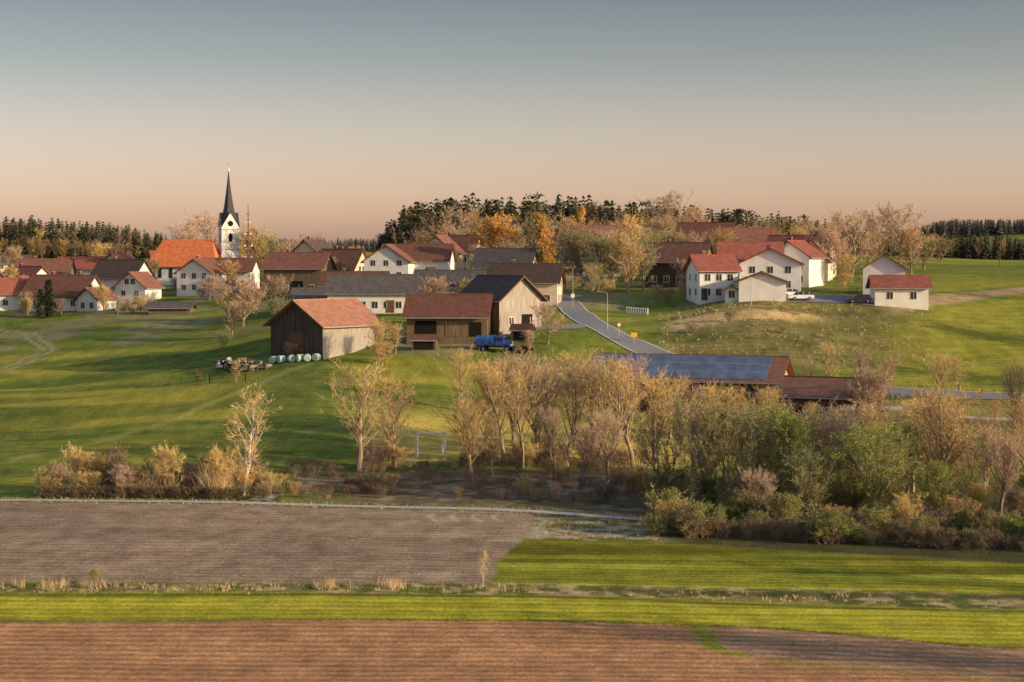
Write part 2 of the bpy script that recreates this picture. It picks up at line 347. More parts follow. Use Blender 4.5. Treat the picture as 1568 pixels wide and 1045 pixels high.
vm=n.new('ShaderNodeVectorMath'); vm.operation='SCALE'; l.new(at.outputs['Color'],vm.inputs[0]); l.new(m2.outputs[0],vm.inputs['Scale'])
l.new(vm.outputs[0],b.inputs['Base Color']); b.inputs['Roughness'].default_value=1; b.inputs['Specular IOR Level'].default_value=.05
wf=n.new('ShaderNodeMath'); wf.operation='MULTIPLY'; l.new(w.outputs['Fac'],wf.inputs[0]); l.new(at.outputs['Alpha'],wf.inputs[1])
ad=n.new('ShaderNodeMath'); ad.operation='MULTIPLY_ADD'; l.new(na.outputs['Fac'],ad.inputs[0]); ad.inputs[1].default_value=1.4; l.new(wf.outputs[0],ad.inputs[2])
bu=n.new('ShaderNodeBump'); bu.inputs['Strength'].default_value=.6; bu.inputs['Distance'].default_value=.12; l.new(ad.outputs[0],bu.inputs['Height']); l.new(bu.outputs[0],b.inputs['Normal'])
me.materials.append(gmaterial); obj('ground',me)
# ------------------------------------------------------------------ roads
def strip_mesh(name,pts,width,material,lift,off=0.0,across=4):
    pl=[Vector((p[0],p[1])) for p in pts]; out=[]
    for i in range(len(pl)-1):
        p0=pl[max(i-1,0)];p1=pl[i];p2=pl[i+1];p3=pl[min(i+2,len(pl)-1)]
        nseg=max(2,int((p2-p1).length/.8))
        for k in range(nseg):
            t=k/nseg
            out.append(.5*((2*p1)+(p2-p0)*t+(2*p0-5*p1+4*p2-p3)*t*t+(3*p1-p0-3*p2+p3)*t*t*t))
    out.append(pl[-1]); mb=MB(); n_=len(out)
    for i in range(n_):
        d=out[min(i+1,n_-1)]-out[max(i-1,0)]; d.normalize(); nn=Vector((-d.y,d.x))
        for k in range(across+1):
            q=out[i]+nn*(off+width*(k/across-.5)); mb.v.append((q.x,q.y,float(hgt(q.x,q.y))+lift))
    for i in range(n_-1):
        for k in range(across):
            a=i*(across+1)+k; mb.f.append((a,a+1,a+across+2,a+across+1)); mb.m.append(0)
    return mb.mesh(name,[material],True)
def XY(u,y): return ((u-784)/F*y,y)
road=[XY(800,372),XY(842,350),XY(862,334),XY(884,314),XY(912,300),XY(950,290),XY(1000,283),XY(1060,277),XY(1160,272),XY(1300,266),XY(1460,262),XY(1700,258)]
rd=obj('road',strip_mesh('road',road,5.4,M['asphalt'],.09))
obj('edge_line_a',strip_mesh('edge_line_a',road,.16,M['mark'],.10,2.45,1),parent=rd)
obj('edge_line_b',strip_mesh('edge_line_b',road,.16,M['mark'],.10,-2.45,1),parent=rd)
obj('side_road',strip_mesh('side_road',[XY(905,302),XY(885,296),XY(862,294),XY(820,293),XY(780,288)],3.0,M['asphalt'],.085))
pth=[XY(u,y) for u,y in ((-500,177),(-200,176),(0,175.6),(200,174.8),(400,174),(600,172.5),(784,171),(900,169.3),(990,168),(1150,167.3),(1300,167.5),(1450,169),(1568,170.6),(1900,173),(2300,175))]
obj('farm_path',strip_mesh('farm_path',pth,1.9,M['pathg'],.06))
obj('farm_path',strip_mesh('farm_path2',[XY(395,177),XY(405,180),XY(418,184)],2.4,M['pathg'],.07))
obj('lane',strip_mesh('lane',[XY(1330,250),XY(1400,249),XY(1480,245),XY(1568,243),XY(1800,240)],2.6,M['pathg'],.08))
obj('parking_area',strip_mesh('parking_area',[XY(1190,316),XY(1230,317),XY(1290,317),XY(1340,316)],8.5,M['asphalt'],.12,0,8))
# ------------------------------------------------------------------ buildings
def house(name,u,y,L,W,he,hr,rot,roof,wall,win={},gable=None,ov=.7,og=.7,chim=1,base=None,balc=None,hip=0,solar=None,doors=(),dz=0):
    x0,y0,z0=P(u,y)
    e=bpy.data.objects.new(name,None); S.collection.objects.link(e); e.location=(x0,y0,z0+dz); e.rotation_euler=(0,0,math.radians(rot))
    w=W/2; sl=(hr-he)/w
    mb=MB()
    d=.012
    mb.prism([(-w,-3.5),(w,-3.5),(w,he-d),(0,hr-d),(-w,he-d)] if not hip else [(-w,-3.5),(w,-3.5),(w,he-d),(-w,he-d)],-L/2,L/2,0,capm=1)
    obj('walls',mb.mesh('walls',[wall,gable or wall]),parent=e)
    rb=MB(); th=.24; yo=w+ov; ze=he-sl*ov
    if hip:
        a=L/2+og; zt=hr+th
        Pn=[(-a,-yo,ze),(a,-yo,ze),(a,yo,ze),(-a,yo,ze)]; R0=(-L/2+hip,0,zt); R1=(L/2-hip,0,zt)
        up=[(p[0],p[1],p[2]+th) for p in Pn]
        rb.poly([up[0],up[1],R1,R0]); rb.poly([up[2],up[3],R0,R1]); rb.poly([up[3],up[0],R0]); rb.poly([up[1],up[2],R1])
        for k in range(4): rb.poly([Pn[k],Pn[(k+1)%4],up[(k+1)%4],up[k]],1)
        rb.poly(Pn[::-1],1)
    else:
        rb.prism([(-yo,ze),(0,hr),(yo,ze),(yo,ze+th),(0,hr+th),(-yo,ze+th)],-L/2-og,L/2+og,0,capm=1)
        rb.box((0,0,hr+th+.03),(L+2*og-.04,.28,.14),0)
        for sg in (-1,1): rb.cyl((0,sg*(yo+.06),ze+th*.5),.08,L+2*og-.1,2,8,'x')
    obj('roof',rb.mesh('roof',[roof,M['shutter'] if wall!=M['wood_d'] else M['wood_d'],M['steel']]),parent=e)
    wb=MB()
    for face,(nc,nf) in win.items():
        for fl in range(nf):
            zc=1.45+2.75*fl
            for k in range(nc):
                span=L if face in 'SN' else W
                if face in 'EW' and zc>he-.3: span=W*.45
                t=(k+.5)/nc*span*.88-span*.44
                ww=1.05; hh=1.25
                if face in 'EW' and zc+.7>he+ (w-abs(t))*sl-.2: continue
                if face in 'SN' and zc+.7>he: continue
                sgn=-1 if face in 'SW' else 1
                for (sz,pr,mi) in (((ww+.22,hh+.22),.03,1),((ww,hh),.045,0)):
                    if face in 'SN': wb.box((t,sgn*(w+pr/2+.001),zc),(sz[0],pr+.02,sz[1]),mi)
                    else: wb.box((sgn*(L/2+pr/2+.001),t,zc),(pr+.02,sz[0],sz[1]),mi)
                if face in 'SN': wb.box((t,sgn*(w+.05),zc),(.07,.05,hh),1)
                else: wb.box((sgn*(L/2+.05),t,zc),(.05,.07,hh),1)
    for face,t,dw,dh,dm in doors:
        sgn=-1 if face in 'SW' else 1
        if face in 'SN': wb.box((t,sgn*(w+.03),dh/2-.05),(dw,.08,dh),dm)
        else: wb.box((sgn*(L/2+.03),t,dh/2-.05),(.08,dw,dh),dm)
    if wb.v: obj('windows',wb.mesh('windows',[M['glass'],M['frame'],M['shutter'],M['dark'],M['wood_b']]),parent=e)
    if chim>0:
        cb=MB()
        for k in range(chim):
            cx=(-.2+.45*k)*L; cb.box((cx,.5,hr+.25),(.6,.6,1.3),0); cb.box((cx,.5,hr+.95),(.76,.76,.1),1)
        obj('chimney',cb.mesh('chimney',[M['r_brown'],M['concrete']]),parent=e)
    if balc:
        bb=MB(); sgn=-1 if balc=='W' else 1
        if balc in 'EW':
            bb.box((sgn*(L/2+.6),0,2.7),(1.2,W*.8,.15),0); bb.box((sgn*(L/2+1.16),0,3.25),(.06,W*.8,.85),0)
        else:
            bb.box((0,-(w+.6),2.7),(L*.7,1.2,.15),0); bb.box((0,-(w+1.16),3.25),(L*.7,.06,.85),0)
        obj('balcony',bb.mesh('balcony',[M['wood_b']]),parent=e)
    if solar:
        x1,x2,f1,f2,nx,ny=solar; sb=MB()
        def pt(xx,f,h):
            yv=-f*yo; zv=hr+th-sl*f*yo; return (xx,yv-h*sl/math.hypot(1,sl),zv+h/math.hypot(1,sl))
        for i in range(nx):
            for j in range(ny):
                a=x1+(x2-x1)*i/nx+.04; b_=x1+(x2-x1)*(i+1)/nx-.04; c=f1+(f2-f1)*j/ny+.01; d_=f1+(f2-f1)*(j+1)/ny-.01
                q=[pt(a,d_,.12),pt(b_,d_,.12),pt(b_,c,.12),pt(a,c,.12)]; sb.poly(q,0)
        sb.poly([pt(x1,f2,.09),pt(x2,f2,.09),pt(x2,f1,.09),pt(x1,f1,.09)],1)
        obj('solar_panels',sb.mesh('solar_panels',[M['solar'],M['alu']]),parent=e)
    return e
pl=M['plaster']
# left village
house('village_house',12,395,13,9,3.6,6.8,10,M['r_red'],pl,{'S':(3,1)})
house('village_house',98,392,15,10,3.6,7.6,-14,M['r_brown'],pl,{'S':(4,1),'W':(2,2)},chim=2,balc='S')
house('village_house',148,385,6,6,3,5.2,60,M['r_brown'],pl,{'W':(2,1)},dz=-.4)
house('village_house',188,425,12,9,4,8,-20,M['r_dark'],pl,{'E':(2,2)})
house('village_house',212,402,7.5,8,3.0,6.2,72,M['r_brown'],pl,{'W':(2,2)},chim=0,dz=.3)
house('village_house',70,470,14,9,3.5,7,5,M['r_brown'],pl,{'S':(4,1)})
house('village_house',40,440,11,8,3.5,6.6,-30,M['r_red'],pl,{'S':(3,1),'E':(2,1)})
house('village_house',128,480,14,9,3.5,6.6,-10,M['r_red'],pl,{'S':(4,1)})
house('village_house',20,540,11,8,2.6,5.0,15,M['r_grey'],pl,{'S':(3,1)})
house('village_house',185,480,9,8,3.5,7.2,70,M['r_brown'],pl,{'W':(2,1)})
house('village_house',262,500,11,8,3.5,6.8,20,M['r_red'],pl,{'S':(3,1)})
house('farm_shed',262,372,9,4.0,1.6,2.5,0,M['r_grey'],M['wood_b'],chim=0,dz=-.3)
# around church
house('village_house',312,412,10.5,9,5.0,8.0,75,M['r_brown'],pl,{'W':(3,2)},dz=.4)
house('village_house',352,424,13,8,4.6,7.4,-8,M['r_brown'],pl,{'S':(5,1)},dz=.3)
house('wooden_barn',458,402,14,10,6,9.4,-10,M['r_brown'],M['wood_b'],{'S':(4,1)},doors=(('S',1,3,3,3),))
house('village_house',482,440,11,10,7,11.2,70,M['r_dark'],M['plaster_w'],{'W':(3,2)})
house('village_house',525,432,11,9,4,9.0,-25,M['r_brown'],M['plaster_w'],{'S':(4,1),'E':(2,2)})
house('village_house',545,384,14,9,2.6,5.4,-6,M['r_brown'],M['plaster_w'],{'S':(4,1)})
house('white_farmhouse',640,408,16,11,7.0,10.6,-6,M['r_brown'],pl,{'S':(6,2),'W':(3,2)},chim=2)
house('white_farmhouse',597,400,8,10.5,7.4,11.0,82,M['r_brown'],pl,{'W':(3,3)},chim=0)
house('village_house',676,430,9,9,7.5,11.6,75,M['r_brown'],M['plaster_w'],{'W':(3,2)})
house('village_house',660,376,6,7,3,6.2,78,M['r_dark'],pl,{'W':(2,2)},chim=0)
house('village_house',775,396,13,11,5.2,9.2,-12,M['r_grey'],pl,{'S':(4,1),'W':(3,2)})
house('village_house',786,368,5,6,3.4,6.0,80,M['r_dark'],pl,{'W':(2,1)},chim=0)
house('long_farm_building',578,336,18.5,9,3.9,7.1,-2,M['r_grey'],pl,{'S':(7,1)},chim=1,doors=(('S',3,1.6,2.4,2),))
house('long_farm_building',690,340,13,9,4.0,7.2,-3,M['r_grey'],pl,{'S':(4,1)},chim=0)
house('farmhouse',806,330,13,9,4.6,7.8,-8,M['r_dark'],M['plaster_w'],{'S':(5,2),'E':(3,2)})
house('village_house',478,345,7,6,2.6,4.4,0,M['r_grey'],pl,{'S':(2,1)},chim=0)
# farm barns
house('timber_barn',498,284,13.5,12,4.6,8.3,52,M['r_pink'],M['wood_g'],{},gable=M['wood_d'],chim=0,ov=.9,og=.9,doors=(('W',0,3.2,3.2,2),))
house('timber_barn',688,288,13.5,8,3.9,6.7,-4,M['r_brown'],M['wood_b'],{},chim=0,ov=1.4,og=.6,doors=(('S',-3.5,3.6,2.6,3),('S',1.2,2.8,2.5,4),('S',4.8,2,2.4,3)),dz=.3)
house('timber_barn',766,296,11,9.5,5.2,8.9,-50,M['r_dark'],M['wood_b'],{'E':(2,1)},gable=M['wood_g'],chim=0,og=1.0,doors=(('E',1.4,2.4,2.6,3),))
house('lean_to_shed',800,286,3.4,3,1.6,2.3,-10,M['r_brown'],M['wood_b'],{},chim=0,ov=.4,og=.3,doors=(('S',0,2.4,1.5,3),))
house('wood_shelter',650,280,4,2.2,1.5,2.1,-3,M['r_brown'],M['wood_b'],{},chim=0,ov=.4,og=.3,doors=(('S',0,3.2,1.4,3),))
# solar barn
house('solar_barn',1056,254,28,9.5,4.6,7.5,-20,M['r_pink'],M['wood_d'],{},gable=M['wood_l'],chim=0,ov=1.0,og=1.0,solar=(-14.8,12.6,.03,.9,20,3),doors=(('S',-6,4,3,3),('S',2,4,3,3),('S',9,4,3,3)),dz=.5)
house('timber_barn',1262,243,13.5,8,3.4,5.6,-26,M['r_pink'],M['wood_d'],{'S':(3,1)},gable=M['wood_l'],chim=0,doors=(('S',-2,3,2.2,3),('S',3,3,2.2,3)),dz=.6)
# right houses
house('white_house',1090,326,7.5,9,5.6,8.2,10,M['r_red'],pl,{'S':(3,2),'W':(2,2)},doors=(('S',-2.8,1.2,2.2,0),))
house('white_house',1180,331,12,11.5,5.4,8.2,80,M['r_red'],pl,{'W':(3,2),'S':(4,2)},dz=.1)
house('white_house',1148,345,12,9,6.0,9.0,-6,M['r_red'],pl,{'S':(4,2)})
house('garage',1166,317,8,8.6,3.3,4.9,84,M['r_brown'],pl,{},chim=0,doors=(('E',0,2.4,2.1,2),))
house('small_porch',1120,316,2.5,2.4,2.2,2.9,84,M['r_brown'],pl,{'W':(1,1)},chim=0)
house('white_house',1218,350,9,9,6.0,9.0,60,M['r_red'],pl,{'W':(3,2),'N':(3,2)})
house('white_house',1353,328,10,7.8,4.7,7.3,78,M['r_brown'],pl,{'W':(2,1),'S':(3,1)},dz=.1,chim=0)
house('white_annex',1376,316,9.7,7,3.0,4.9,-4,M['r_red'],pl,{'S':(2,1)},chim=0)
house('village_house',1225,392,14,10,5.0,9.6,-28,M['r_red'],pl,{'E':(3,2),'S':(4,1)})
house('village_house',1243,374,8,8,4.4,8,72,M['r_brown'],M['plaster_w'],{'W':(3,2)})
house('village_house',1148,420,12,9,7,10.5,5,M['r_brown'],M['plaster_w'],{'S':(4,2)})
house('village_house',1080,430,13,9,8,12,-15,M['r_brown'],M['plaster_w'],{'S':(4,2)})
house('village_house',912,430,17,10,8,12.6,-10,M['r_pink'],pl,{'S':(5,2)})
house('wooden_house',1040,376,13,10,5.4,9.2,-22,M['r_brown'],M['wood_d'],{'S':(4,1),'E':(3,1)},gable=M['wood_b'])
house('village_house',700,455,12,9,6,10.5,-20,M['r_brown'],M['plaster_w'],{'S':(4,2)})
# church
def church():
    e=house('village_church',288,452,18.5,9.5,5.0,11.6,-8,M['r_orange'],pl,{},chim=0,hip=2.6,ov=.5,og=.4)
    cb=MB()
    for t in (-6,-3,0,3,6):
        cb.box((t,-4.78,2.8),(.9,.1,2.2),0); cb.cyl((t,-4.78,3.9),.45,.1,0,12,'y')
    obj('arched_windows',cb.mesh('arched_windows',[M['glass']]),parent=e)
    t=MB(); cx,cy=10.4,3.0; s=4.7; hT=15.0; rz=math.radians(28)
    t.box((cx,cy,hT/2-1),(s,s,hT+2),0,rz)
    for zc in (9.2,14.4): t.box((cx,cy,zc),(s+.25,s+.25,.22),1,rz)
    c,sn=math.cos(rz),math.sin(rz)
    def R(px,py,pz): return (cx+px*c-py*sn,cy+px*sn+py*c,pz)
    h=s/2; G=3.8
    for k in range(4):
        a=k*math.pi/2; ca,sa=math.cos(a),math.sin(a)
        def Q(px,py,pz): return R(px*ca-py*sa,px*sa+py*ca,pz)
        t.poly([Q(-h,-h,hT),Q(h,-h,hT),Q(0,-h,hT+G)],0)
        t.poly([Q(-h-.15,-h-.12,hT-.1),Q(0,-h-.12,hT+G+.1),Q(0,0,hT+G+.1)],2)
        t.poly([Q(h+.15,-h-.12,hT-.1),Q(0,0,hT+G+.1),Q(0,-h-.12,hT+G+.1)],2)
        t.poly([Q(-.5,-h-.02,11.2),Q(.5,-h-.02,11.2),Q(.5,-h-.02,13),Q(0,-h-.02,13.5),Q(-.5,-h-.02,13)],3)
        t.poly([Q(.75*math.cos(j*math.pi/8),-h-.03,hT+.95+.75*math.sin(j*math.pi/8)) for j in range(16)],4)
    obj('tower',t.mesh('tower',[pl,M['concrete'],M['slate'],M['dark'],M['dark']]),parent=e)
    sp=MB(); n_=8
    lv=[(hT+.6,2.3),(hT+3.2,1.75),(hT+6,1.2),(hT+10.5,.55),(hT+14.9,.07)]
    rings=[[R(r*math.cos(2*math.pi*k/n_+math.pi/8),r*math.sin(2*math.pi*k/n_+math.pi/8),z) for k in range(n_)] for z,r in lv]
    for a,b_ in zip(rings[:-1],rings[1:]):
        for k in range(n_): sp.poly([a[k],a[(k+1)%n_],b_[(k+1)%n_],b_[k]],0)
    sp.cyl((cx,cy,hT+15.9),.05,2.4,1,6); sp.cyl((cx,cy,hT+15.2),.22,.4,1,8); sp.box((cx,cy,hT+16.6),(.8,.08,.1),1)
    obj('spire',sp.mesh('spire',[M['slate'],M['gold']]),parent=e)
    sv=MB(); sv.prism([(-2.2,-1),(2.2,-1),(2.2,3.2),(0,5),(-2.2,3.2)],7,9.6,0); obj('sacristy',sv.mesh('sacristy',[pl]),parent=e)
church()
# maypole
mb=MB(); mb.cyl((0,0,10),.2,22,0,8,r2=.09)
for z,wd in ((8,1.8),(11,2.2),(14,1.8),(17,1.2)): mb.box((0,0,z),(wd,.12,.12),0); mb.box((-wd*.4,0,z-.3),(.5,.06,.5),1); mb.box((wd*.4,0,z-.3),(.5,.06,.5),1)
mb.cyl((0,0,18.6),.45,.12,2,12); obj('maypole',mb.mesh('maypole',[M['shutter'],M['white'],M['needle']]),P(381,430))
# ------------------------------------------------------------------ vehicles
def car(name,u,y,rz,paint,Lc=4.5,h=1.55):
    mb=MB(); w=.88
    body=[(-Lc/2,.35),(-Lc/2,.85),(-Lc/2+.15,.98),(-.9,1.0),(1.0,.98),(1.9,.88),(Lc/2,.7),(Lc/2,.35)]
    mb.prism([(a,b_) for a,b_ in body],-w,w,0,'y')
    cab=[(-Lc/2+.2,.98),(-Lc/2+.55,h-.05),(-1.3,h),(.15,h),(.6,h-.1),(1.25,.985)]
    n_=len(cab); i=len(mb.v)
    for sg in (-1,1):
        for a,b_ in cab: mb.v.append((a,sg*(w-.04-(b_-.98)*.3),b_))
    for k in range(n_-1): mb.f.append((i+k,i+k+1,i+n_+k+1,i+n_+k)); mb.m.append(1 if k in(0,4) else 0)
    mb.f.append(tuple(range(i,i+n_))); mb.f.append(tuple(range(i+n_,i+2*n_))); mb.m+=[1,1]
    for sg in (-1,1):
        for px in (-.25,-1.35): mb.box((px,sg*(w-.1),1.27),(.09,.06,.52),0)
        for px in (-1.4,1.4):
            mb.cyl((px,sg*(w-.06),.33),.33,.22,2,16,'y'); mb.cyl((px,sg*(w+.055),.33),.19,.03,3,12,'y')
        mb.box((-Lc/2-.01,sg*.68,.82),(.05,.25,.2),4); mb.box((Lc/2-.02,sg*.62,.68),(.08,.35,.14),5)
        mb.box((.75,sg*(w+.08),1.05),(.12,.18,.13),0)
    return obj(name,mb.mesh(name,[paint,M['glass'],M['tyre'],M['rim'],M['red'],M['white']]),P(u,y),rz) 
for a in (('parked_car',1226,314,math.radians(188),M['carw'],4.6,1.65),('parked_car',1213,318.5,math.radians(10),M['carw'],4.3,1.5),('parked_car',1316,313.5,math.radians(176),M['cark'],4.6,1.6)):
    o=car(*a); o.location.z+=.16
def truck():
    mb=MB()
    mb.box((0,0,.85),(6.0,.9,.22),2)
    mb.box((1.1,0,1.75),(1.5,2.0,1.5),0,top=(.92,.93)); mb.box((1.1,0,2.53),(1.4,1.8,.08),0)
    mb.box((1.1,-.99,2.08),(1.05,.04,.5),1); mb.box((1.1,.99,2.08),(1.05,.04,.5),1); mb.box((1.84,0,2.08),(.05,1.6,.5),1)
    mb.box((2.45,0,1.4),(1.25,1.15,.85),0,top=(1,.8)); mb.box((3.09,0,1.35),(.05,.95,.7),3)
    mb.box((3.2,0,.8),(.15,2.1,.22),2)
    for sg in (-1,1):
        sec=[(1.65,.75),(1.75,1.15),(2.0,1.35),(2.5,1.35),(2.8,1.1),(2.95,.8),(2.75,.9),(2.5,1.2),(2.0,1.2),(1.85,1.0),(1.8,.75)]
        mb.prism(sec,sg*.62,sg*1.05,0,'y'); mb.cyl((3.02,sg*.75,1.1),.14,.12,4,10,'x')
        mb.cyl((2.25,sg*.85,.5),.5,.3,2,16,'y'); mb.cyl((2.25,sg*1.01,.5),.25,.05,0,12,'y')
        mb.cyl((-1.7,sg*.8,.5),.5,.45,2,16,'y'); mb.cyl((-1.7,sg*1.04,.5),.25,.05,0,12,'y')
        mb.box((-1.3,sg*1.08,1.4),(3.5,.06,.55),0)
        for px in (-2.9,-1.7,-.5,.4): mb.box((px,sg*1.12,1.4),(.07,.05,.6),2)
    mb.box((-1.3,0,1.12),(3.5,2.15,.1),2); mb.box((-3.03,0,1.4),(.06,2.15,.55),0)
    mb.prism([(-1.0,1.66),(-1.02,2.1),(-.6,2.55),(.2,2.62),(.9,2.3),(1.02,1.66)],-2.9,.2,5)
    obj('blue_truck',mb.mesh('blue_truck',[M['blue'],M['glass'],M['tyre'],M['steel'],M['white'],M['tarp']]),P(757,278.5),math.radians(-14))
truck()
# bales, wood piles, goal, signs
for k,(u,y) in enumerate(((418,276),(430,275.5),(446,275),(459,274.5),(470,274.3),(484,274.2))):
    mb=MB()
    lv=[(-.6,.5),(-.52,.62),(.52,.62),(.6,.5)]
    for a in range(4):
        for q in range(16): mb.v.append((lv[a][1]*math.cos(q*math.pi/8),lv[a][0],lv[a][1]*math.sin(q*math.pi/8)))
    for a in range(3):
        for q in range(16): mb.f.append((a*16+q,a*16+(q+1)%16,a*16+16+(q+1)%16,a*16+16+q)); mb.m.append(0)
    mb.f.append(tuple(range(16))); mb.f.append(tuple(range(48,64))); mb.m+=[0,0]
    p=P(u,y); obj('wrapped_hay_bale',mb.mesh('wrapped_hay_bale',[M['bale']],False),(p[0],p[1],p[2]+.6),random.uniform(-1.2,1.2))
def pile(name,u,y,w_,h_,mats,n_=60):
    mb=MB()
    for k in range(n_):
        L_=random.uniform(.5,1.8); 
        px=random.uniform(-w_/2,w_/2); z=random.uniform(0,h_)*(1-abs(px)/w_*1.3)
        mb.box((px,random.uniform(-1,1),max(.1,z)),(L_,random.uniform(.1,.4),random.uniform(.08,.45)),random.randrange(len(mats)),random.uniform(0,3.1))
    obj(name,mb.mesh(name,mats),P(u,y))
pile('timber_pile',372,276,6,1.8,[M['wood_b'],M['wood_g'],M['wood_d'],M['steel']],90)
pile('scrap_pile',350,279,4,1.5,[M['wood_g'],M['steel'],M['white'],M['dark']],50)
pile('timber_pile',800,279,3,1.2,[M['wood_b'],M['wood_d']],30)
pile('timber_pile',392,272,4,1.6,[M['wood_g'],M['concrete'],M['wood_b']],60)
mb=MB()
for sx in (-1.75,1.75): mb.cyl((sx,0,1.45),.12,3.3,0,8); mb.tube([Vector((sx,0,3.0)),Vector((sx,.9,2.9)),Vector((sx,1.6,0))],[.05]*3,6,0)
mb.cyl((0,0,3.05),.12,3.74,0,8,'x'); mb.cyl((0,1.6,.05),.04,3.8,0,6,'x'); o=obj('football_goal',mb.mesh('football_goal',[M['white']]),P(660,212),math.radians(14))
def lamp(u,y,h):
    mb=MB(); mb.cyl((0,0,h/2-.5),.09,h+1,0,8,r2=.05); mb.tube([Vector((0,0,h)),Vector((-.5,0,h+.3)),Vector((-1.3,0,h+.35))],[.05,.045,.04],6,0); mb.box((-1.5,0,h+.33),(.7,.25,.12),0)
    obj('street_lamp',mb.mesh('street_lamp',[M['steel']]),P(u,y))
lamp(930,296,6.2); lamp(1150,306,5.0); lamp(877,345,5.5)
def sign(name,u,y,w_,h_,z,m,rz=0,round_=False):
    mb=MB(); mb.cyl((0,0,z/2-.2),.035,z+h_+.4,0,6)
    if round_: mb.cyl((0,-.05,z+h_/2),w_/2,.03,1,16,'y'); mb.cyl((0,-.07,z+h_/2),w_/2*.75,.02,2,16,'y')
    else: mb.box((0,-.05,z+h_/2),(w_,.03,h_),1)
    obj(name,mb.mesh(name,[M['steel'],m,M['white']]),P(u,y),rz)
sign('traffic_sign',948,291,.8,.8,1.6,M['red'],0,True); sign('town_sign',971,287,1.1,.75,1.1,M['yellow'])
sign('traffic_sign',877,322,.7,.7,1.8,M['white'])
for uu,yy_ in ((1530,440),(238,425)):
    mb=MB(); mb.cyl((0,0,3),.13,8,0,8,r2=.09); mb.box((0,0,6.6),(1.4,.1,.1),0); obj('utility_pole',mb.mesh('utility_pole',[M['wood_b']]),P(uu,yy_))
def fence(name,pts,m,sp=2.4,h=1.1,rails=2,pw=.1,rw=.03):
    mb=MB()
    for a,b_ in zip(pts[:-1],pts[1:]):
        L_=math.hypot(b_[0]-a[0],b_[1]-a[1]); n_=max(1,int(L_/sp)); prev=None
        for k in range(n_+1):
            t=k/n_; x=a[0]+(b_[0]-a[0])*t; y=a[1]+(b_[1]-a[1])*t; z=float(hgt(x,y))
            mb.box((x,y,z+h/2-.1),(pw,pw,h+.2),0)
            if prev:
                for r in range(rails):
                    zz=h*(.9-.4*r); mb.tube([Vector((prev[0],prev[1],prev[2]+zz)),Vector((x,y,z+zz))],[rw,rw],4,0)
            prev=(x,y,z)
    obj(name,mb.mesh(name,[m]))
fence('pasture_fence',[XY(160,268),XY(300,268),XY(375,262)],M['wood_b'],3.4,1.0,1,.06,.01)
fence('pasture_fence',[XY(300,276),XY(320,264),XY(375,262),XY(400,270)],M['wood_b'],2.0,1.2,2,.1,.02)
fence('garden_fence',[XY(960,318),XY(992,316)],M['white'],.45,1.2,2,.22)
fence('garden_fence',[XY(1255,324),XY(1312,326)],M['wood_b'],1.5,1.1,2)
fence('garden_fence',[XY(1040,312),XY(1105,308)],M['wood_b'],1.5,1.0,2)
fence('village_wall',[XY(243,378),XY(290,380)],M['plaster'],.6,1.3,1,.62)
